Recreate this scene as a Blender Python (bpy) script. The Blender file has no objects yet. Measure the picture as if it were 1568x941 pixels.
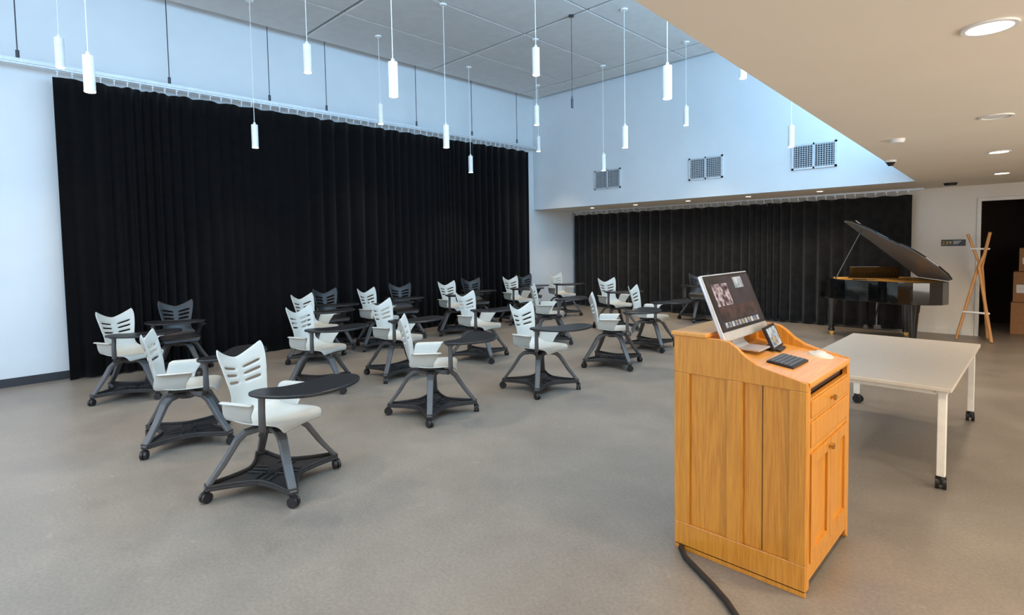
import bpy, math, random
from mathutils import Vector, Matrix
random.seed(7)
S=bpy.context.scene
COL=S.collection
# ------------------------------------------------------------------ helpers
def srgb(r,g,b):
    f=lambda c:(c/255/12.92) if c/255<=.04045 else ((c/255+.055)/1.055)**2.4
    return (f(r),f(g),f(b),1)
def mat(name,c,rough=.5,metal=0,var=.06,scale=20,bump=0,emit=None,es=0,coat=0,sheen=0,bscale=None,spec=.5):
    m=bpy.data.materials.new(name);m.use_nodes=True;nt=m.node_tree;b=nt.nodes['Principled BSDF']
    b.inputs['Roughness'].default_value=rough;b.inputs['Metallic'].default_value=metal
    b.inputs['Coat Weight'].default_value=coat;b.inputs['Sheen Weight'].default_value=sheen
    b.inputs['Specular IOR Level'].default_value=spec
    tc=nt.nodes.new('ShaderNodeTexCoord');n=nt.nodes.new('ShaderNodeTexNoise');n.inputs['Scale'].default_value=scale;n.inputs['Detail'].default_value=4
    nt.links.new(tc.outputs['Object'],n.inputs['Vector'])
    r=nt.nodes.new('ShaderNodeValToRGB');r.color_ramp.elements[0].position=.3;r.color_ramp.elements[1].position=.7
    r.color_ramp.elements[0].color=tuple(x*(1-var) for x in c[:3])+(1,);r.color_ramp.elements[1].color=tuple(min(1,x*(1+var)) for x in c[:3])+(1,)
    nt.links.new(n.outputs['Fac'],r.inputs['Fac']);nt.links.new(r.outputs['Color'],b.inputs['Base Color'])
    if bump:
        bp=nt.nodes.new('ShaderNodeBump');bp.inputs['Strength'].default_value=bump;bp.inputs['Distance'].default_value=.01
        n2=nt.nodes.new('ShaderNodeTexNoise');n2.inputs['Scale'].default_value=bscale or scale*4;nt.links.new(tc.outputs['Object'],n2.inputs['Vector'])
        nt.links.new(n2.outputs['Fac'],bp.inputs['Height']);nt.links.new(bp.outputs['Normal'],b.inputs['Normal'])
    if emit: b.inputs['Emission Color'].default_value=emit;b.inputs['Emission Strength'].default_value=es
    return m
class MB:
    def __init__(s): s.v=[];s.f=[];s.m=[];s.sm=[]
    def add(s,vs,fs,mi=0,M=None,smooth=False):
        o=len(s.v)
        for v in vs:
            v=Vector(v); s.v.append(M@v if M else v)
        for f in fs: s.f.append([i+o for i in f]);s.m.append(mi);s.sm.append(smooth)
        return s
    def box(s,a,b,mi=0,M=None):
        x0,y0,z0=a;x1,y1,z1=b
        return s.add([(x0,y0,z0),(x1,y0,z0),(x1,y1,z0),(x0,y1,z0),(x0,y0,z1),(x1,y0,z1),(x1,y1,z1),(x0,y1,z1)],[(0,3,2,1),(4,5,6,7),(0,1,5,4),(1,2,6,5),(2,3,7,6),(3,0,4,7)],mi,M)
    def cyl(s,c,r,h,mi=0,n=20,r2=None,M=None,axis='z'):
        r2=r if r2 is None else r2;vs=[]
        for k,(rr,z) in enumerate(((r,0),(r2,h))):
            for i in range(n):
                a=2*math.pi*i/n;p=(rr*math.cos(a),rr*math.sin(a),z)
                if axis=='x':p=(p[2],p[0],p[1])
                if axis=='y':p=(p[1],p[2],p[0])
                vs.append((c[0]+p[0],c[1]+p[1],c[2]+p[2]))
        s.add(vs,[(i,(i+1)%n,n+(i+1)%n,n+i) for i in range(n)],mi,M,True)
        return s.add(vs,[tuple(range(n-1,-1,-1)),tuple(range(n,2*n))],mi,M)
    def ribbon(s,pts,w,t,ang=0,mi=0,M=None):
        vs=[];n=len(pts);R=Matrix.Rotation(ang,4,'Z')
        for i,(r,z) in enumerate(pts):
            p0=pts[max(0,i-1)];p1=pts[min(n-1,i+1)];tx,tz=p1[0]-p0[0],p1[1]-p0[1];l=math.hypot(tx,tz);nx,nz=-tz/l,tx/l
            ww=w[i]/2;tt=t[i]/2
            for sy,sn in((-1,-1),(1,-1),(1,1),(-1,1)): vs.append(R@Vector((r+nx*tt*sn,sy*ww,z+nz*tt*sn)))
        fs=[]
        for i in range(n-1):
            for k in range(4): fs.append((4*i+k,4*i+(k+1)%4,4*i+4+(k+1)%4,4*i+4+k))
        fs+=[(3,2,1,0),(4*n-4,4*n-3,4*n-2,4*n-1)]
        return s.add(vs,fs,mi,M)
    def tube(s,pts,r,mi=0,n=8,M=None):
        pts=[Vector(p) for p in pts];vs=[];N=len(pts);rr=r if isinstance(r,list) else [r]*N
        for i,p in enumerate(pts):
            t=(pts[min(N-1,i+1)]-pts[max(0,i-1)]).normalized()
            a=Vector((0,0,1)) if abs(t.z)<.9 else Vector((1,0,0));u=t.cross(a).normalized();w=t.cross(u)
            for k in range(n):
                an=2*math.pi*k/n;vs.append(p+(u*math.cos(an)+w*math.sin(an))*rr[i])
        fs=[(n*i+k,n*i+(k+1)%n,n*i+n+(k+1)%n,n*i+n+k) for i in range(N-1) for k in range(n)]
        s.add(vs,fs,mi,M,True)
        return s.add(vs,[tuple(range(n)),tuple(range(n*N-n,n*N))],mi,M)
    def prism(s,out,z0,z1,mi=0,M=None,plane='xy'):
        n=len(out)
        def P(a,b,c): return (a,b,c) if plane=='xy' else (a,c,b)
        vs=[P(x,y,z0) for x,y in out]+[P(x,y,z1) for x,y in out]
        fs=[tuple(range(n-1,-1,-1)),tuple(range(n,2*n))]+[(i,(i+1)%n,n+(i+1)%n,n+i) for i in range(n)]
        return s.add(vs,fs,mi,M)
    def ring(s,o,i_,z0,z1,mi=0,M=None):
        n=len(o);vs=[(x,y,z0) for x,y in o]+[(x,y,z1) for x,y in o]+[(x,y,z0) for x,y in i_]+[(x,y,z1) for x,y in i_];fs=[]
        for k in range(n):
            j=(k+1)%n
            fs+=[(k,j,n+j,n+k),(2*n+j,2*n+k,3*n+k,3*n+j),(n+k,n+j,3*n+j,3*n+k),(j,k,2*n+k,2*n+j)]
        return s.add(vs,fs,mi,M)
    def mesh(s,name,mats,fix=True):
        me=bpy.data.meshes.new(name);me.from_pydata([tuple(v) for v in s.v],[],s.f)
        for m in mats: me.materials.append(m)
        for p,mi,sm in zip(me.polygons,s.m,s.sm): p.material_index=mi;p.use_smooth=sm
        me.validate()
        if fix:
            import bmesh
            bm=bmesh.new();bm.from_mesh(me);bmesh.ops.recalc_face_normals(bm,faces=bm.faces);bm.to_mesh(me);bm.free()
        return me
def obj(name,me,parent=None,loc=(0,0,0),rot=0,bevel=0,seg=2):
    o=bpy.data.objects.new(name,me);COL.objects.link(o);o.location=loc;o.rotation_euler=(0,0,rot)
    if parent: o.parent=parent
    if bevel:
        b=o.modifiers.new('bevel','BEVEL');b.width=bevel;b.segments=seg;b.limit_method='ANGLE';b.angle_limit=math.radians(40)
    return o
def empty(name,loc=(0,0,0),rot=0):
    o=bpy.data.objects.new(name,None);COL.objects.link(o);o.location=loc;o.rotation_euler=(0,0,rot);o.empty_display_size=.2;return o
def light(name,kind,loc,energy,color,parent=None,rot=(0,0,0),**k):
    l=bpy.data.lights.new(name,kind);l.energy=energy;l.color=color
    for a,b in k.items(): setattr(l,a,b)
    o=bpy.data.objects.new(name,l);COL.objects.link(o);o.location=loc;o.rotation_euler=rot
    if parent:o.parent=parent
    return o
# ------------------------------------------------------------------ camera
H=1.55
f,pitch,roll,yaw,cy=838.4362,.0513,.0175,.7768,416.5
fh=Vector((-math.sin(yaw),math.cos(yaw),0));R=Vector((math.cos(yaw),math.sin(yaw),0));Z=Vector((0,0,1))
Fv=fh*math.cos(pitch)-Z*math.sin(pitch);U=fh*math.sin(pitch)+Z*math.cos(pitch)
R2=R*math.cos(roll)-U*math.sin(roll);U2=U*math.cos(roll)+R*math.sin(roll)
cam=bpy.data.cameras.new('camera');co=bpy.data.objects.new('camera',cam);COL.objects.link(co)
Mx=Matrix.Identity(4)
for i,a in enumerate((R2,U2,-Fv)):
    for j in range(3): Mx[j][i]=a[j]
Mx.translation=(0,0,H);co.matrix_world=Mx
cam.sensor_width=36;cam.lens=f/1568*36;cam.shift_y=(cy-470.4)/1568;cam.clip_start=.05
S.camera=co
# ------------------------------------------------------------------ materials
M_wall=mat('wall_paint',srgb(206,213,218),.7,var=.02,scale=3,bump=.03,bscale=200)
M_wallw=mat('wall_paint_warm',srgb(226,220,210),.7,var=.02,scale=3,bump=.03,bscale=200)
M_ceil=mat('ceiling_paint',srgb(230,221,206),.8,var=.02,scale=2)
M_deck=mat('upper_ceiling_paint',srgb(212,212,210),.85,var=.03,scale=2)
M_panel=mat('acoustic_panel',srgb(212,211,208),.9,var=.04,scale=6,bump=.1,bscale=150)
M_base=mat('rubber_baseboard',srgb(40,44,50),.6)
M_trim=mat('white_trim',srgb(225,222,214),.5)
M_track=mat('track_aluminium',srgb(205,212,218),.35,.3)
M_wire=mat('wire_steel',srgb(70,75,82),.4,.6)
M_white=mat('white_enamel',srgb(232,232,230),.35)
M_mouse=mat('mouse_white',srgb(200,198,192),.45)
M_black=mat('black_plastic',srgb(24,24,26),.45)
M_shell=mat('shell_plastic',srgb(180,181,175),.38,var=.02)
M_shelld=mat('shell_plastic_dark',srgb(26,28,32),.42)
M_leg=mat('leg_plastic',srgb(78,78,79),.4,var=.04)
M_tray=mat('tray_plastic',srgb(38,36,36),.5)
M_tab=mat('tablet_laminate',srgb(28,28,30),.34,var=.1,scale=60)
M_lamp=mat('lamp_glow',(1,1,1,1),.5,emit=(1,.86,.66,1),es=30)
M_lampd=mat('downlight_glow',(1,1,1,1),.5,emit=(1,.88,.7,1),es=14)
M_piano=mat('piano_lacquer',srgb(8,8,9),.1,coat=1)
M_gold=mat('piano_plate',srgb(224,158,64),.4,.4)
M_ivory=mat('piano_keys',srgb(235,230,215),.3)
M_lidrefl=mat('piano_lid_inside',srgb(150,148,144),.25,coat=.5)  # lid underside coloured lighter than the lacquer to stand in for its reflection
M_brass=mat('brass',srgb(190,150,80),.3,.9)
M_table=mat('table_laminate',srgb(196,186,172),.4,var=.03)
M_tleg=mat('table_leg',srgb(226,222,212),.35)
M_birch=mat('birch_wood',srgb(206,150,92),.45,var=.12,scale=8)
M_card=mat('cardboard',srgb(160,114,74),.8,var=.1)
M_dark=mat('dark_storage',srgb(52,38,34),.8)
M_sign=mat('sign_plate',srgb(38,42,46),.4)
M_yel=mat('sign_yellow',srgb(225,190,40),.5)
M_grille=mat('vent_grille',srgb(196,204,210),.5,.2)
M_vdark=mat('vent_duct',srgb(40,46,52),.8)
M_alu=mat('brushed_aluminium',srgb(205,207,210),.3,.5)
M_cable=mat('rubber_cable',srgb(36,30,28),.5)
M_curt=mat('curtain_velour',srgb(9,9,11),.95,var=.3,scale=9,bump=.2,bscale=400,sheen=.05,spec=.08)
M_curt2=mat('curtain_velour_lit',srgb(31,30,30),.95,var=.3,scale=9,bump=.2,bscale=400,sheen=.18,spec=.08)  # black velour lifted to grey, standing in for soffit light on the folds
def floor_mat():
    m=bpy.data.materials.new('linoleum_floor');m.use_nodes=True;nt=m.node_tree;b=nt.nodes['Principled BSDF'];N=nt.nodes.new;L=nt.links.new
    tc=N('ShaderNodeTexCoord')
    n1=N('ShaderNodeTexNoise');n1.inputs['Scale'].default_value=1.3;n1.inputs['Detail'].default_value=8;n1.inputs['Roughness'].default_value=.7
    n2=N('ShaderNodeTexNoise');n2.inputs['Scale'].default_value=5.5;n2.inputs['Detail'].default_value=15;n2.inputs['Roughness'].default_value=.86;n2.inputs['Distortion'].default_value=.35
    n3=N('ShaderNodeTexNoise');n3.inputs['Scale'].default_value=60;n3.inputs['Detail'].default_value=3
    for n in(n1,n2,n3):L(tc.outputs['Object'],n.inputs['Vector'])
    r1=N('ShaderNodeValToRGB');e=r1.color_ramp.elements;e[0].position=.32;e[0].color=srgb(120,112,103);e[1].position=.68;e[1].color=srgb(139,130,119)
    L(n1.outputs['Fac'],r1.inputs['Fac'])
    r2=N('ShaderNodeValToRGB');e=r2.color_ramp.elements;e[0].position=.57;e[0].color=(0,0,0,1);e[1].position=.70;e[1].color=(.55,.55,.55,1)
    L(n2.outputs['Fac'],r2.inputs['Fac'])
    mx=N('ShaderNodeMixRGB');mx.inputs[2].default_value=srgb(178,168,154);L(r2.outputs['Color'],mx.inputs[0]);L(r1.outputs['Color'],mx.inputs[1])
    m2=N('ShaderNodeMixRGB');m2.blend_type='OVERLAY';m2.inputs[0].default_value=.3;L(mx.outputs[0],m2.inputs[1]);L(n3.outputs['Fac'],m2.inputs[2])
    L(m2.outputs[0],b.inputs['Base Color'])
    mr=N('ShaderNodeMapRange');mr.inputs['To Min'].default_value=.28;mr.inputs['To Max'].default_value=.5;L(n1.outputs['Fac'],mr.inputs['Value']);L(mr.outputs[0],b.inputs['Roughness'])
    b.inputs['Specular IOR Level'].default_value=.5
    return m
M_floor=floor_mat()
def oak(name,c1,c2,sc=(9,9,.35)):
    m=bpy.data.materials.new(name);m.use_nodes=True;nt=m.node_tree;b=nt.nodes['Principled BSDF'];N=nt.nodes.new;L=nt.links.new
    tc=N('ShaderNodeTexCoord');mp=N('ShaderNodeMapping');mp.inputs['Scale'].default_value=sc
    n=N('ShaderNodeTexNoise');n.inputs['Scale'].default_value=1.3;n.inputs['Detail'].default_value=2;n.inputs['Distortion'].default_value=.2
    mp2=N('ShaderNodeMapping');mp2.inputs['Scale'].default_value=tuple(x*(20 if x>1 else 12) for x in sc)
    n2=N('ShaderNodeTexNoise');n2.inputs['Scale'].default_value=2;n2.inputs['Detail'].default_value=3
    L(tc.outputs['Object'],mp.inputs[0]);L(mp.outputs[0],n.inputs['Vector']);L(tc.outputs['Object'],mp2.inputs[0]);L(mp2.outputs[0],n2.inputs['Vector'])
    w=N('ShaderNodeMath');w.operation='MULTIPLY';w.inputs[1].default_value=60;L(n.outputs['Fac'],w.inputs[0])
    sn=N('ShaderNodeMath');sn.operation='SINE';L(w.outputs[0],sn.inputs[0])
    ad=N('ShaderNodeMath');ad.operation='MULTIPLY';ad.inputs[1].default_value=.09;L(sn.outputs[0],ad.inputs[0])
    ad2=N('ShaderNodeMath');ad2.operation='ADD';L(ad.outputs[0],ad2.inputs[0]);L(n2.outputs['Fac'],ad2.inputs[1])
    r=N('ShaderNodeValToRGB');r.color_ramp.elements[0].position=.2;r.color_ramp.elements[0].color=c1;r.color_ramp.elements[1].position=.75;r.color_ramp.elements[1].color=c2
    L(ad2.outputs[0],r.inputs['Fac']);L(r.outputs['Color'],b.inputs['Base Color']);b.inputs['Roughness'].default_value=.35;b.inputs['Coat Weight'].default_value=.3;b.inputs['Coat Roughness'].default_value=.25
    return m
M_oak=oak('oak_wood',srgb(178,110,30),srgb(214,148,52))
M_oakt=oak('oak_wood_top',srgb(194,128,48),srgb(224,162,76),(9,.35,9))
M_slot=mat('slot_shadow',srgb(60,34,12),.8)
# ------------------------------------------------------------------ room shell
XL=-8.56;YB=11.06;XR=3.0;YF=-3.5;ZL=2.33;ZC=4.91;YS=9.467
def room(name,boxes,mats,bevel=0):
    b=MB()
    for bx in boxes: b.box(bx[0],bx[1],bx[2] if len(bx)>2 else 0)
    return obj(name,b.mesh(name,mats),bevel=bevel)
room('floor',[((XL-.2,YF-.2,-.1),(XR+.2,YB+2.2,0))],[M_floor])
room('wall_left',[((XL-.15,YF-.15,0),(XL,YB+.15,ZC+.2))],[M_wall])
DX0,DX1,DZ=-.76,.16,2.08
room('wall_back',[((XL,YB,0),(DX0,YB+.12,ZL)),((DX0,YB,DZ),(DX1,YB+.12,ZL)),((DX1,YB,0),(XR,YB+.12,ZL))],[M_wallw])
def ex(y): return -.98-(y-1.58)*.0495   # edge of the lowered ceiling
room('wall_back_upper',[((XL,YS,ZL),(ex(YS)+.005,YS+.12,ZC))],[M_wall])
room('wall_right',[((XR,YF-.15,0),(XR+.15,YB+.15,ZC+.2))],[M_wallw])
room('wall_front',[((XL,YF-.15,0),(XR,YF,ZC))],[M_wallw])
b=MB();out=[(ex(YF),YF),(XR,YF),(XR,YB),(XL,YB),(XL,YS+.12),(ex(YS)+.005,YS+.12),(ex(YS)+.005,YS)]
b.prism(out,ZL,ZL+.06);obj('ceiling_lower',b.mesh('ceiling_lower',[M_ceil]))
room('ceiling_upper',[((XL,YF,ZC),(XR,YB,ZC+.15))],[M_deck])
def fascia(name,y0,y1,z0,z1,th,m,off=0):
    b=MB();b.prism([(ex(y0)+off,y0),(ex(y1)+off,y1),(ex(y1)+off+th,y1),(ex(y0)+off+th,y0)],z0,z1);return obj(name,b.mesh(name,[m]))
fascia('wall_clerestory_sill',YF,YS,ZL+.06,2.95,.12,M_wall)
fascia('wall_clerestory_head',YF,YS,4.65,ZC,.12,M_wall)
M_glass=mat('daylight_glass',(.8,.9,1,1),.1,emit=(.55,.78,1,1),es=1.5)
n=6
for i in range(n+1):
    y=YF+(YS-YF)*i/n; fascia('trim_%d'%(i+1),max(YF,y-.05),min(YS,y+.05),2.95,4.65,.12,M_trim)
for i in range(n):
    y0=YF+(YS-YF)*i/n+.05;y1=YF+(YS-YF)*(i+1)/n-.05
    fascia('window_%d'%(i+1),y0,y1,2.95,4.65,.01,M_glass,.08)
    ym=(y0+y1)/2
    light('window_daylight_%d'%(i+1),'AREA',(ex(ym)-.03,ym,3.8),64,(.38,.69,1),rot=(0,math.radians(86),math.radians(2.8)),shape='RECTANGLE',size=1.5,size_y=y1-y0)
room('baseboard_left',[((XL,YF,0),(XL+.012,YS+1.5,.1))],[M_base])
room('baseboard_back',[((XL,YB-.012,0),(DX0-.06,YB,.09)),((DX1+.06,YB-.012,0),(XR,YB,.09))],[M_trim])
b=MB();py=YF+.2
xs=[XL+.25+i*1.2 for i in range(7)]
while py<YS-.4:
    y1=min(py+2.38,YS-.12)
    for x in xs:
        x1=min(x+1.18,ex(0)-.15)
        if x1-x>.2:b.box((x,py,ZC-.10),(x1,y1,ZC-.05))
    py=y1+.05
pc=obj('ceiling_acoustic_panels',b.mesh('ceiling_acoustic_panels',[M_panel]),bevel=.008)
# ------------------------------------------------------------------ curtains
def curtain(name,p0,p1,z0,z1,amp,wl,m,seed,nrm):
    L=(Vector(p1)-Vector(p0)).length;d=(Vector(p1)-Vector(p0)).normalized();nr=Vector(nrm)
    nx=int(L/.022);nz=14;ph=0;prof=[]
    for i in range(nx+1):
        ph+=2*math.pi*.022/(wl*(1+.35*math.sin(i*.031+seed)+.2*math.sin(i*.113)))
        prof.append((ph,amp*(.75+.35*math.sin(i*.047+seed*2)),.012*math.sin(i*.21+seed)))
    vs=[];fs=[]
    for k in range(nz+1):
        t=k/nz;z=z0+(z1-z0)*t
        for i,(a,am,e) in enumerate(prof):
            off=am*(math.sin(a+.25*math.sin(3*t+i*.01))+.25*math.sin(2*a+1))*(1-.35*t)+e*(1-t)
            zz=z-(0.018*(1+math.cos(2*math.pi*i*.022/.3))/2 if k==nz else 0)
            P=Vector(p0)+d*(i*L/nx)+nr*off;vs.append((P.x,P.y,zz))
    for k in range(nz):
        for i in range(nx): a=k*(nx+1)+i;fs.append((a,a+1,a+nx+2,a+nx+1))
    b=MB();b.add(vs,fs,0,None,True);o=obj(name,b.mesh(name,[m],False))
    s=o.modifiers.new('solid','SOLIDIFY');s.thickness=.004
    return o
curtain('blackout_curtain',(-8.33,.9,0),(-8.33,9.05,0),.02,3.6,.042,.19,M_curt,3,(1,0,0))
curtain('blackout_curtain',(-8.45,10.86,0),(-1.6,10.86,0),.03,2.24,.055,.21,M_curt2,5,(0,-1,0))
e=empty('curtain_track',(-8.33,0,0))
b=MB();b.box((-.03,YF+.02,3.69),(.03,9.40,3.73));b.box((-.012,YF+.02,3.67),(.012,9.40,3.69))
obj('rail',b.mesh('rail',[M_track]),e)
b=MB()
for i in range(60):
    y=.95+i*8.05/59; b.cyl((0,y,3.60),.008,.07,0,8); b.cyl((0,y-.012,3.655),.014,.024,0,8,axis='y')
obj('gliders',b.mesh('gliders',[M_track]),e)
b=MB();c=MB()
for y in(-1,.61,2.1,3.4,4.3,6.05,7.4,8.7):
    b.cyl((0,y,3.73),.006,ZC-3.73,0,8);c.cyl((0,y,3.73),.018,.09,0,10);c.cyl((0,y,ZC-.04),.03,.04,0,12)
obj('rods',b.mesh('rods',[M_wire]),e);obj('clamps',c.mesh('clamps',[M_wire]),e)
e=empty('ceiling_curtain_rail',(0,10.86,0))
b=MB();b.box((-8.5,-.02,2.30),(-1.45,.02,2.33))
for i in range(46):
    x=-8.4+i*6.75/45;b.cyl((x,0,2.23),.007,.08,0,8);b.box((x-.012,-.03,2.275),(x+.012,.03,2.30))
obj('rail',b.mesh('rail2',[M_track]),e)
# ------------------------------------------------------------------ vents
for x0,x1 in((-6.83,-6.19),(-4.73,-4.10),(-2.98,-2.34)):
    e=empty('wall_vent',((x0+x1)/2,YS,2.845));w=(x1-x0)/2;h=.2
    b=MB()
    b.box((-w,-.02,h-.03),(w,0,h));b.box((-w,-.02,-h),(w,0,-h+.03));b.box((-w,-.02,-h),(-w+.03,0,h));b.box((w-.03,-.02,-h),(w,0,h));b.box((-.012,-.02,-h),(.012,0,h))
    for k in range(11):
        z=-h+.045+k*.031
        b.box((-w+.03,-.016,z),(w-.03,-.004,z+.006))
    for k in range(16):
        x=-w+.05+k*(2*w-.1)/15;b.box((x-.0025,-.018,-h+.03),(x+.0025,-.006,h-.03))
    obj('grille',b.mesh('grille',[M_grille]),e)
    b=MB();b.box((-w+.02,-.004,-h+.02),(w-.02,-.001,h-.02));obj('duct',b.mesh('duct',[M_vdark]),e)
# ------------------------------------------------------------------ pendants
b=MB();b.cyl((0,0,.012),.042,.288,0,24);b.cyl((0,0,.30),.015,.03,0,12);b.cyl((0,0,0),.043,.012,0,24)
me_can=b.mesh('can',[M_white])
b=MB();b.cyl((0,0,-.003),.036,.004,0,24);me_glow=b.mesh('glow',[M_lamp])
def pend(x,y,z):
    e=empty('pendant_light',(x,y,z));obj('can',me_can,e);obj('glow',me_glow,e)
    c=MB();c.cyl((0,0,.32),.004,ZC-z-.33,0,8);obj('cord',c.mesh('cord',[M_white]),e)
    c=MB();c.cyl((0,0,ZC-z-.12),.05,.025,0,16);obj('canopy',c.mesh('canopy',[M_white]),e)
    light('spot','SPOT',(0,0,-.02),68,(1,.80,.58),e,spot_size=math.radians(100),spot_blend=.8,shadow_soft_size=.05)
for x,y in((-5.8,.87),(-4.23,2.83),(-7.58,2.88),(-5.95,4.81),(-7.70,6.79),(-4.34,6.75),(-2.60,4.77),(-5.98,8.57),(-2.72,8.6),(-2.6,.87),(-4.2,-1.1),(-7.5,-1.1)): pend(x,y,2.89)
for x,y in((-7.37,.87),(-5.84,2.81),(-7.52,4.78),(-4.21,4.73),(-5.95,6.68),(-4.34,8.58),(-7.62,8.6),(-2.64,6.64),(-4.2,.87),(-2.6,2.83),(-5.8,-1.1)): pend(x,y,3.46)
e=empty('ceiling_microphone',(-4.98,6.37,3.5))
b=MB();b.cyl((0,0,0),.018,.13,0,12);b.cyl((0,0,.13),.01,.04,0,10);b.cyl((0,0,.17),.004,ZC-3.5-.17-.04,0,6);b.cyl((0,0,ZC-3.5-.12),.04,.03,0,12)
obj('microphone_body',b.mesh('microphone_body',[M_wire]),e)
# ------------------------------------------------------------------ downlights in the low ceiling
def down(x,y,r=.085,on=True,e_=88):
    e=empty('recessed_downlight',(x,y,ZL))
    b=MB();o=[(r*math.cos(a*math.pi/16),r*math.sin(a*math.pi/16)) for a in range(32)];i_=[(p[0]*.82,p[1]*.82) for p in o]
    b.ring(o,i_,-.008,0);obj('trim_ring',b.mesh('trim_ring',[M_white]),e)
    b=MB();b.cyl((0,0,-.004),r*.82,.003,0,32);obj('lens',b.mesh('lens',[M_lampd if on else M_deck]),e)
    if on: light('spot','SPOT',(0,0,-.03),e_,(1,.79,.56),e,spot_size=math.radians(130),spot_blend=.7,shadow_soft_size=.08)
for x,y in((-.18,2.75),(-.36,6.86),(-.45,9.23),(1.4,2.75),(1.4,6.86),(1.4,9.23),(-.1,-.6),(1.4,-.6)): down(x,y)
down(-.27,4.82,.09,False)
for x in(-7.3,-6.2,-5.03,-3.88,-2.72): down(x,10.02,.055,True,50)
e=empty('smoke_detector',(-.888,5.31,ZL));b=MB();b.cyl((0,0,-.03),.045,.03,0,20,r2=.055);obj('detector_body',b.mesh('detector_body',[M_white]),e)
e=empty('ceiling_speaker',(-1.06,10.26,ZL));b=MB();b.cyl((0,0,-.035),.07,.035,0,20,r2=.085);obj('speaker_body',b.mesh('speaker_body',[M_black]),e)
e=empty('security_camera',(ex(6.7)+.06,6.7,ZL));b=MB();b.cyl((0,0,-.02),.05,.02,0,20);b.cyl((0,0,-.055),.02,.035,1,20,r2=.042);obj('dome',b.mesh('dome',[M_white,M_black]),e)
# ------------------------------------------------------------------ chairs
def build_shell(m,name):
    st=[(.235,.425,.17,0,-.01),(.232,.455,.195,0,0),(.21,.472,.205,0,.0),(.15,.468,.215,0,.006),(.05,.456,.22,0,.014),(-.05,.45,.22,0,.022),(-.13,.455,.215,0,.03),(-.18,.478,.20,.01,.03),(-.205,.52,.172,.03,.01),(-.222,.575,.150,.045,0),(-.236,.63,.156,.055,.01),
        (-.245,.662,.166,.055,.026),(-.249,.672,.170,.055,.029),(-.255,.706,.178,.055,.038),(-.259,.716,.181,.055,.041),(-.265,.749,.187,.052,.050),(-.269,.759,.190,.052,.052),(-.275,.785,.194,.05,.058),(-.285,.812,.197,.045,.070),(-.293,.832,.186,.04,.090)]
    us=[-1,-.92,-.8,-.6,-.38,-.16,0,.16,.38,.6,.8,.92,1]
    vs=[]
    for x,z,w,wf,er in st:
        for u in us: vs.append((x+wf*u*u,w*u,z+er*(abs(u)**1.4)))
    nu=len(us);fs=[]
    for i in range(len(st)-1):
        for k in range(nu-1):
            if i in(11,13,15) and k in(2,3,4,7,8,9): continue
            a=i*nu+k;fs.append((a,a+1,a+nu+1,a+nu))
    b=MB();b.add(vs,fs,0,None,True)
    for s in(-1,1):
        g=[];cols=[(-.19,-.17,-.15),(-.12,-.12,-.10),(-.04,-.03,-.01),(.02,.05,.07),(.03,.085,.11)]
        for (xa,xb,xc) in cols:
            g+=[(xa,s*.20,.47),(xa,s*.225,.52),(xb,s*.24,.58),(xb,s*.247,.604),(xc,s*.268,.614),(xc,s*.298,.608)]
        f2=[(i*6+k,i*6+k+1,i*6+k+7,i*6+k+6) for i in range(4) for k in range(5)]
        b.add(g,f2,0,None,True)
    return b.mesh(name,[m],False)
me_sh=build_shell(M_shell,'shell');me_shd=build_shell(M_shelld,'shell_dark')
b=MB()
for k in range(4):
    a=k*math.pi/2
    b.ribbon([(.03,.385),(.10,.395),(.17,.385),(.215,.35),(.30,.22),(.405,.085)],[.075,.07,.064,.058,.052,.05],[.035,.034,.034,.036,.034,.026],a)
me_legs=b.mesh('legs',[M_leg])
b=MB();o=[]
for k in range(4):
    a=k*math.pi/2
    o+=[(.41*math.cos(a-.07),.41*math.sin(a-.07)),(.41*math.cos(a+.07),.41*math.sin(a+.07)),(.27*math.cos(a+.26),.27*math.sin(a+.26)),(.205*math.cos(a+.55),.205*math.sin(a+.55)),(.19*math.cos(a+.785),.19*math.sin(a+.785)),(.205*math.cos(a+1.02),.205*math.sin(a+1.02)),(.27*math.cos(a+1.31),.27*math.sin(a+1.31))]
b.prism(o,.075,.092);b.ring(o,[(x*.9,y*.9) for x,y in o],.092,.112)
for k in range(4):
    a=k*math.pi/2+.785
    for j in(-.05,0,.05): b.box((.03,j-.006,.092),(.16,j+.006,.104),0,Matrix.Rotation(a,4,'Z'))
b.cyl((0,0,.09),.05,.03,0,16)
me_tray=b.mesh('tray',[M_tray])
b=MB()
for k in range(4):
    Rm=Matrix.Rotation(k*math.pi/2,4,'Z')@Matrix.Translation((.405,0,0))@Matrix.Rotation(.6+k,4,'Z')
    b.cyl((0,-.022,.033),.033,.018,0,18,M=Rm,axis='y');b.cyl((0,.004,.033),.033,.018,0,18,M=Rm,axis='y');b.cyl((0,0,.03),.012,.05,0,10,M=Rm);b.box((-.02,-.012,.03),(.02,.012,.07),0,Rm)
me_cast=b.mesh('casters',[M_black])
b=MB();b.cyl((0,0,.36),.055,.05,0,20);b.cyl((0,0,.40),.04,.04,0,16);b.box((-.11,-.12,.425),(.12,.12,.447));
me_hub=b.mesh('swivel',[M_tray])
b=MB()
b.tube([(.04,-.10,.43),(.10,-.20,.425),(.155,-.265,.435),(.18,-.285,.47),(.18,-.285,.58),(.18,-.28,.685)],[.017,.018,.02,.022,.02,.02],n=10)
b.cyl((.18,-.28,.672),.036,.018,0,18)
b.tube([(.18,-.28,.683),(.30,-.2,.683),(.42,-.1,.683)],.011)
me_post=b.mesh('tablet_post',[M_leg])
def smooth_poly(p,it=2):
    for _ in range(it):
        q=[]
        for i in range(len(p)):
            a=p[i];c=p[(i+1)%len(p)];q+=[(a[0]*.75+c[0]*.25,a[1]*.75+c[1]*.25),(a[0]*.25+c[0]*.75,a[1]*.25+c[1]*.75)]
        p=q
    return p
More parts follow.
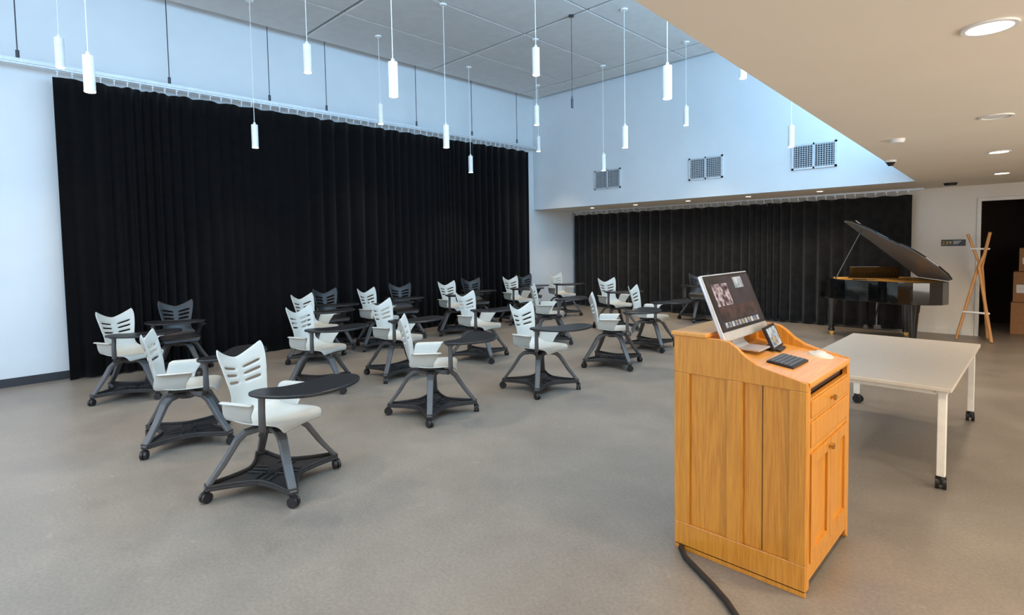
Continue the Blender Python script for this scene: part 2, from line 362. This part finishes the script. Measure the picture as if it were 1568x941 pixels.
b=MB();b.prism(smooth_poly([(.12,-.34),(.13,-.23),(.24,-.18),(.30,-.02),(.32,.17),(.44,.25),(.57,.18),(.62,-.04),(.56,-.26),(.40,-.36),(.22,-.38)]),.692,.712)
me_tab=b.mesh('tablet',[M_tab])
def chair(x,y,h,base,dark=False):
    e=empty('tablet_arm_chair',(x,y,0),math.radians(h))
    s=obj('shell',me_shd if dark else me_sh,e);so=s.modifiers.new('solid','SOLIDIFY');so.thickness=.011;so.offset=0
    su=s.modifiers.new('sub','SUBSURF');su.levels=1;su.render_levels=1
    br=math.radians(base-h)
    obj('legs',me_legs,e,rot=br,bevel=.008);obj('storage_tray',me_tray,e,rot=br,bevel=.003,seg=1);obj('casters',me_cast,e,rot=br);obj('swivel',me_hub,e,bevel=.004,seg=1)
    obj('tablet_post',me_post,e);obj('tablet',me_tab,e,bevel=.006)
chair(-3.60,1.41,26,-8)
chair(-4.97,1.27,66,30)
chair(-6.98,1.28,22,20)
chair(-5.69,2.74,22,10)
chair(-7.20,3.45,18,0)
chair(-7.35,4.54,16,25)
chair(-5.56,3.68,18,35)
chair(-4.05,3.04,50,-41)
chair(-5.53,4.97,8,-20)
chair(-7.45,6.15,0,10)
chair(-3.86,4.33,4,-53)
chair(-7.45,7.75,-5,20)
chair(-5.59,6.50,34,5)
chair(-7.45,9.1,-12,30)
chair(-3.93,5.79,34,-25)
chair(-5.5,8.2,-18,15)
chair(-4.15,7.07,12,-35)
for x,y,h in((-7.72,1.92,-8),(-7.85,4.02,-5),(-7.82,5.32,-20)): chair(x,y,h,20,True)
chair(-7.82,6.95,-20,30,True);chair(-7.82,8.45,-20,10,True);chair(-4.85,10.15,-60,10,True)
# ------------------------------------------------------------------ lectern
e=empty('lectern',(-1.33,2.5,0))
W=.61;D=.70
prof=[(0,1.085),(.235,1.085),(.275,1.078),(.31,1.055),(.35,1.02),(.40,.99),(.46,.972),(.53,.957),(W,.937)]
def side(y0,y1,yf0,yf1):
    b=MB();b.prism([(0.005,.0)]+[(W-.025,.0)]+[(x-(.025 if x==W else 0),z-.002) for x,z in reversed(prof)],y0,y1,plane='xz')
    for xa,xb in((0,.08),(.265,.341),(.54,W)):
        b.box((xa,yf0,.14),(xb,yf1,.90))
    b.prism([(0,.90),(W,.90)]+[(x,z) for x,z in reversed(prof)],yf0,yf1,plane='xz')
    b.box((0,yf0,.02),(W,yf1,.14))
    return b
o=obj('side_near',side(.015,.03,0,.015).mesh('side_near',[M_oak]),e,bevel=.003)
o=obj('side_far',side(D-.03,D-.015,D-.015,D).mesh('side_far',[M_oak]),e,bevel=.003)
b=MB();b.box((.4240,.012,.14),(.4262,.0151,.90));obj('panel_joint',b.mesh('panel_joint',[M_slot]),e)
b=MB();b.box((-.012,-.012,1.085),(.17,D+.012,1.105));obj('top_board',b.mesh('top_board',[M_oakt]),e,bevel=.005)
b=MB();b.box((0,.03,.02),(.018,D-.03,1.085));b.box((.15,.03,.98),(.165,D-.03,1.085));obj('back_panel',b.mesh('back_panel',[M_oak]),e)
b=MB();b.prism([(.15,.985),(.15,1.0),(W+.006,.935),(W+.006,.918)],.028,D-.028,plane='xz');obj('work_surface',b.mesh('work_surface',[M_oakt]),e,bevel=.002)
b=MB()
b.box((W-.022,.0152,.02),(W-.0003,.055,.930));b.box((W-.022,D-.055,.02),(W-.0003,D-.0152,.930))
b.box((W-.02,.055,.62),(W-.001,D-.055,.645));b.box((W-.02,.055,.055),(W-.001,D-.055,.13));b.box((W-.02,.055,.905),(W-.001,D-.055,.925));b.box((W-.02,.055,.757),(W-.001,D-.055,.775));b.box((W-.02,.055,.852),(W-.001,D-.055,.864))
obj('front_frame',b.mesh('front_frame',[M_oak]),e)
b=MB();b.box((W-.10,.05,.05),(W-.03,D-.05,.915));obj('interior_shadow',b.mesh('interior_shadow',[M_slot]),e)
b=MB();b.box((W-.018,.058,.777),(W+.004,D-.058,.85));b.box((W-.018,.058,.647),(W+.004,D-.058,.755));obj('drawers',b.mesh('drawers',[M_oak]),e,bevel=.004)
b=MB()
for ya,yb in((.057,.3485),(.3515,.643)):
    b.box((W-.018,ya+.01,.14),(W-.004,yb-.01,.61))
    b.box((W-.006,ya,.132),(W+.006,ya+.05,.618));b.box((W-.006,yb-.05,.132),(W+.006,yb,.618));b.box((W-.006,ya+.049,.132),(W+.006,yb-.049,.185));b.box((W-.006,ya+.049,.565),(W+.006,yb-.049,.618))
obj('doors',b.mesh('doors',[M_oak]),e)
b=MB()
for y,z in((.35,.81),(.325,.585)): b.cyl((W+.004,y,z),.007,.012,0,12,axis='x');b.cyl((W+.016,y,z),.014,.01,0,16,axis='x')
obj('knobs',b.mesh('knobs',[M_brass]),e)
b=MB();b.box((0.0,.0,.0),(W,.02,.03));b.box((0,D-.02,0),(W,D,.03));obj('plinth',b.mesh('plinth',[M_oak]),e,bevel=.003)
# desktop computer
e=empty('desktop_computer',(-1.33,2.5,0))
top=Vector((.115,0,1.38));bot=Vector((.24,0,1.065));y0,y1=.05,.61
ax=(top-bot);hh=ax.length;up=ax.normalized();out_=Vector((up.z,0,-up.x))
Mm=Matrix(((out_.x,0,up.x,bot.x),(0,1,0,0),(out_.z,0,up.z,bot.z),(0,0,0,1)))
b=MB();b.box((-.022,y0,0),(0,y1,hh),0,Mm);obj('monitor_case',b.mesh('monitor_case',[M_alu]),e,bevel=.006)
b=MB();b.box((0,y0+.008,.045),(.002,y1-.008,hh-.008),0,Mm);obj('monitor_bezel',b.mesh('monitor_bezel',[M_black]),e)
def scr(name,c,c2,s,sc):
    m=bpy.data.materials.new(name);m.use_nodes=True;nt=m.node_tree;bs=nt.nodes['Principled BSDF'];N=nt.nodes.new;L=nt.links.new
    tc=N('ShaderNodeTexCoord');n=N('ShaderNodeTexNoise');n.inputs['Scale'].default_value=sc;n.inputs['Detail'].default_value=6;L(tc.outputs['Object'],n.inputs['Vector'])
    r=N('ShaderNodeValToRGB');r.color_ramp.elements[0].position=.38;r.color_ramp.elements[0].color=c;r.color_ramp.elements[1].position=.62;r.color_ramp.elements[1].color=c2
    L(n.outputs['Fac'],r.inputs['Fac']);L(r.outputs['Color'],bs.inputs['Emission Color']);bs.inputs['Emission Strength'].default_value=s
    bs.inputs['Base Color'].default_value=(.01,.01,.01,1);bs.inputs['Roughness'].default_value=.2
    return m
M_sc=scr('screen_desktop',srgb(22,22,30),srgb(66,58,70),.8,5);M_sp=scr('screen_photo',srgb(60,30,52),srgb(225,200,200),.8,38);M_sw=scr('screen_window',srgb(150,160,165),srgb(225,228,228),.8,30);M_si=scr('screen_icons',srgb(60,100,170),srgb(220,190,120),.8,60);M_sr=scr('screen_red',srgb(40,26,34),srgb(92,60,60),.8,20)
b=MB();b.box((.002,y0+.02,.055),(.003,y1-.02,hh-.018),0,Mm)
b.box((.003,y0+.06,.17),(.0036,y0+.24,.285),1,Mm);b.box((.003,y0+.33,.25),(.0036,y0+.44,.31),2,Mm);b.box((.003,y0+.05,.10),(.0036,y0+.50,.165),4,Mm)
for k in range(11): b.box((.003,y0+.06+k*.039,.062),(.0036,y0+.088+k*.039,.088),3 if k%2 else 2,Mm)
obj('screen',b.mesh('screen',[M_sc,M_sp,M_sw,M_si,M_sr]),e)
b=MB();b.ribbon([(.15,1.16),(.135,1.10),(.165,1.02),(.19,1.0)],[.15]*4,[.014]*4);b.v=[Vector((v.x+.02,v.y+.33,v.z)) for v in b.v]
b.box((.185,.25,.999),(.32,.41,1.006),0,Matrix.Identity(4));obj('stand',b.mesh('stand',[M_alu]),e)
sl=math.atan2(-.065,.456)
def on_surf(x): return 1.0-(x-.15)*.065/.456+.0005
def slopeM(x,y,rz=0): return Matrix.Translation((-1.33+x,2.5+y,on_surf(x)))@Matrix.Rotation(-sl,4,'Y')@Matrix.Rotation(rz,4,'Z')
e=empty('keyboard');e.matrix_world=slopeM(.44,.29,0)
b=MB();b.box((-.06,-.11,0),(.06,.11,.01))
for i in range(5):
    for j in range(13): b.box((-.05+i*.0205,-.104+j*.016,.01),(-.033+i*.0205,-.091+j*.016,.014),1)
obj('keys',b.mesh('keyboard_body',[M_black,M_leg]),e)
e=empty('touch_panel');e.matrix_world=slopeM(.33,.50,.1)
T=Matrix.Rotation(math.radians(-32),4,'Y')
b=MB();b.box((-.008,-.095,0.01),(.006,.095,.135),0,T);b.box((.006,-.08,.022),(.0075,.08,.122),1,T);b.box((.0075,-.065,.03),(.0082,.02,.075),2,T);b.box((-.06,-.06,0),(.02,.06,.012),0)
obj('panel_case',b.mesh('panel_case',[M_black,M_sw,M_si]),e,bevel=.002)
e=empty('computer_mouse');e.matrix_world=slopeM(.50,.60,0)
b=MB();b.cyl((0,0,0),.06,.008,0,28,r2=.056);b.cyl((0,0,.008),.035,.014,0,24,r2=.022);obj('mouse_body',b.mesh('mouse_body',[M_mouse]),e,bevel=.003)
e=empty('floor_cable')
b=MB();b.tube([(-1.31,2.56,.015),(-1.285,2.48,.015),(-1.23,2.42,.015),(-1.16,2.375,.015),(-1.04,2.30,.015),(-.95,2.235,.015),(-.87,2.16,.015),(-.78,2.05,.015),(-.66,1.93,.015),(-.5,1.85,.015)],.014,n=10);obj('cable',b.mesh('cable',[M_cable]),e)
# ------------------------------------------------------------------ rolling table
e=empty('rolling_table',(-.86,5.05,0))
b=MB();b.box((-.465,-.94,.62),(.465,.94,.645));obj('top',b.mesh('top',[M_table]),e,bevel=.004)
b=MB();c=MB()
for sx in(-1,1):
    for sy in(-1,1):
        x,y=sx*.415,sy*.87;b.box((x-.022,y-.022,.085),(x+.022,y+.022,.62));b.box((x-.03,y-.03,.60),(x+.03,y+.03,.62))
        Rm=Matrix.Translation((x,y,0))@Matrix.Rotation(.7+sx,4,'Z')
        c.cyl((.015,-.028,.037),.037,.02,0,20,M=Rm,axis='y');c.cyl((.015,.008,.037),.037,.02,0,20,M=Rm,axis='y');c.box((-.015,-.01,.03),(.03,.01,.075),0,Rm);c.cyl((0,0,.06),.02,.03,0,12,M=Rm)
for sy in(-1,1): b.box((-.40,sy*.87-.015,.585),(.40,sy*.87+.015,.62))
for sx in(-1,1): b.box((sx*.38-.012,-.86,.59),(sx*.38+.012,.86,.62))
obj('legs',b.mesh('table_legs',[M_tleg]),e,bevel=.004);obj('casters',c.mesh('table_casters',[M_black]),e)
# ------------------------------------------------------------------ piano
e=empty('grand_piano',(-1.80,9.76,0),math.radians(209));e.scale=(1.05,1.05,1.03)
ol=[(-.61,-.45),(.61,-.45),(.61,-.12),(.58,.02),(.50,.13),(.38,.22),(.26,.31),(.18,.42),(.12,.55),(.03,.66),(-.12,.72),(-.30,.735),(-.46,.70),(-.57,.60),(-.61,.48)]
inn=[(x*.92-.005,(y-.1)*.92+.1) for x,y in ol]
b=MB();b.ring(ol,inn,.60,.90);b.prism(inn,.60,.66)
b.box((-.61,-.72,.58),(.61,-.43,.67));b.box((-.61,-.72,.58),(-.53,-.43,.84));b.box((.53,-.72,.58),(.61,-.43,.84));b.box((-.54,-.50,.66),(.54,-.45,.84));b.box((-.54,-.725,.62),(.54,-.70,.70))
obj('case',b.mesh('case',[M_piano]),e,bevel=.006)
b=MB();b.prism(inn,.875,.89);obj('plate',b.mesh('plate',[M_gold]),e)
b=MB()
for k in range(22): b.tube([(-.5+k*.045,-.35,.90),(-.5+k*.028,.60-max(0,k-8)*.045,.90)],.002,n=4)
b.box((-.5,-.38,.89),(.52,-.33,.91));obj('strings',b.mesh('strings',[M_brass]),e)
b=MB()
for k in range(45): b.box((-.52+k*.0231,-.70,.67),(-.52+k*.0231+.0215,-.51,.685))
obj('white_keys',b.mesh('white_keys',[M_ivory]),e)
b=MB()
for k in range(44):
    if k%7 not in(2,6): b.box((-.504+k*.0231,-.63,.685),(-.504+k*.0231+.012,-.51,.695))
obj('black_keys',b.mesh('black_keys',[M_black]),e)
b=MB();T=Matrix.Translation((0,-.33,.89))@Matrix.Rotation(math.radians(-20),4,'X');b.box((-.33,0,0),(.33,.015,.20),0,T);b.box((-.36,-.05,.885),(.36,.03,.90));obj('music_desk',b.mesh('music_desk',[M_piano]),e,bevel=.004)
lidA=Matrix.Translation((-.61,0,.90))@Matrix.Rotation(math.radians(-41),4,'Y')@Matrix.Translation((.61,0,0))
b=MB();lo=[(x*1.015,y*1.01) for x,y in ol];lo[0]=(-.62,-.42);lo[1]=(.70,-.42);lo[2]=(.66,-.12)
b.prism(lo,.012,.032,0,lidA);b.prism([(x*.985,y*.985) for x,y in lo],.006,.012,1,lidA);b.box((-.62,-.42,.033),(.66,-.05,.05),0,lidA)
obj('lid',b.mesh('lid',[M_piano,M_lidrefl]),e,bevel=.004)
p=lidA@Vector((.50,-.1,0));b=MB();b.tube([(.56,-.1,.90),tuple(p)],.011);obj('lid_prop',b.mesh('lid_prop',[M_piano]),e)
b=MB();c=MB()
for x,y in((-.50,-.50),(.50,-.50),(-.22,.48)):
    b.cyl((x,y,.48),.075,.12,0,8,r2=.085);b.cyl((x,y,.07),.04,.41,0,8,r2=.068);b.cyl((x,y,.055),.05,.03,0,8)
    c.cyl((x,y-.012,.03),.03,.024,0,16,axis='y');c.cyl((x,y,.03),.014,.03,0,10)
obj('legs',b.mesh('piano_legs',[M_piano]),e,bevel=.006);obj('wheels',c.mesh('wheels',[M_brass]),e)
b=MB();b.box((-.11,-.38,.12),(.11,-.32,.18));b.box((-.07,-.36,.18),(-.05,-.34,.60));b.box((.05,-.36,.18),(.07,-.34,.60));b.tube([(0,-.3,.13),(0,-.05,.60)],.008)
for k in(-.06,0,.06): b.box((k-.012,-.46,.13),(k+.012,-.38,.14),1)
obj('pedal_lyre',b.mesh('pedal_lyre',[M_piano,M_brass]),e)
# ------------------------------------------------------------------ coat rack
e=empty('coat_rack',(-.74,10.58,0))
b=MB()
b.tube([(.17,-.14,0.01),(.0,-.02,1.10),(.06,-.03,1.28),(.12,-.10,1.60)],.021,n=10)
b.tube([(-.24,-.05,.01),(.0,.03,1.15),(-.14,.02,1.58)],.019,n=10)
b.tube([(.10,.28,.01),(.03,.05,1.10),(.10,.12,1.55)],.019,n=10)
obj('poles',b.mesh('poles',[M_birch]),e)
b=MB();b.tube([(-.10,0,1.36),(.12,-.05,1.36)],.013);b.tube([(-.17,-.03,.42),(.13,-.10,.42)],.016);b.tube([(.13,-.10,.42),(.08,.2,.42)],.014)
obj('crossbars',b.mesh('crossbars',[M_white]),e)
# ------------------------------------------------------------------ door, sign
e=empty('door_1',((DX0+DX1)/2,YB,0));w=(DX1-DX0)/2
b=MB();b.box((-w-.05,-.025,0),(-w,.13,DZ+.05));b.box((w,-.025,0),(w+.05,.13,DZ+.05));b.box((-w,-.025,DZ),(w,.13,DZ+.05))
obj('frame',b.mesh('frame',[M_trim]),e,bevel=.004)
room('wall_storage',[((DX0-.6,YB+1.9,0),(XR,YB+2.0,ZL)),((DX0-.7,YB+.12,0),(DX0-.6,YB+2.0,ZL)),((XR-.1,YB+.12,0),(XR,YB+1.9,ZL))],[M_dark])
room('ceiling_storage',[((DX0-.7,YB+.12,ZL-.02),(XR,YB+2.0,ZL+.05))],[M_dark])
e=empty('cardboard_box_stack',(-.12,YB+.8,0))
b=MB();b.box((-.3,-.25,0),(.3,.25,.5));b.box((-.28,-.24,.505),(.27,.22,.98));b.box((-.22,-.2,.985),(.2,.2,1.35))
obj('boxes',b.mesh('boxes',[M_card]),e,bevel=.006)
b=MB();b.box((-.03,-.2515,.0),(.03,-.25,.5));b.box((-.24,-.2415,.65),(-.1,-.24,.78));b.box((-.18,-.2015,1.1),(-.06,-.2,1.2));obj('labels',b.mesh('labels',[M_trim]),e)
e=empty('room_sign',(-1.09,YB,1.45))
b=MB();b.box((-.15,-.012,-.05),(.15,0,.05))
for k in range(3): b.box((0,-.0135,.02-k*.02),(.10-.02*k,-.012,.028-k*.02),1)
obj('plate',b.mesh('plate_sign',[M_sign,M_trim]),e)
for i,ch in enumerate('239'):
    cu=bpy.data.curves.new('digit','FONT');cu.body=ch;cu.size=.075;cu.extrude=.001;cu.materials.append(M_yel)
    t=bpy.data.objects.new('digit_%d'%(i+1),cu);COL.objects.link(t);t.parent=e;t.location=(-.14+i*.042,-.016,-.027);t.rotation_euler=(math.pi/2,0,0)
# ------------------------------------------------------------------ fill panels added behind / beside the viewer
M_fill=mat('fill_panel_glow',(.9,.93,1,1),.1,emit=(.9,.92,1,1),es=1)
room('window_7',[((-7.5,YF,.9),(-1.6,YF+.02,4.3))],[M_fill])  # unseen glowing panel with area light, added as soft fill from behind
light('window_daylight_7','AREA',(-4.5,YF+.06,2.6),135,(.82,.89,1),rot=(math.radians(-90),0,0),shape='RECTANGLE',size=5.8,size_y=3.3)
room('window_8',[((XR-.02,-1.5,.3),(XR,6.5,2.1))],[M_fill])  # unseen panel with warm light, added to brighten low ceiling and lectern front
light('window_daylight_8','AREA',(XR-.06,2.5,1.2),145,(1,.90,.76),rot=(0,math.radians(90),0),shape='RECTANGLE',size=1.8,size_y=7.8)
w=bpy.data.worlds.new('world');S.world=w;w.use_nodes=True;bg=w.node_tree.nodes['Background'];bg.inputs[0].default_value=(.5,.7,1,1);bg.inputs[1].default_value=.3
S.view_settings.view_transform='Standard'
S.view_settings.exposure=0.05
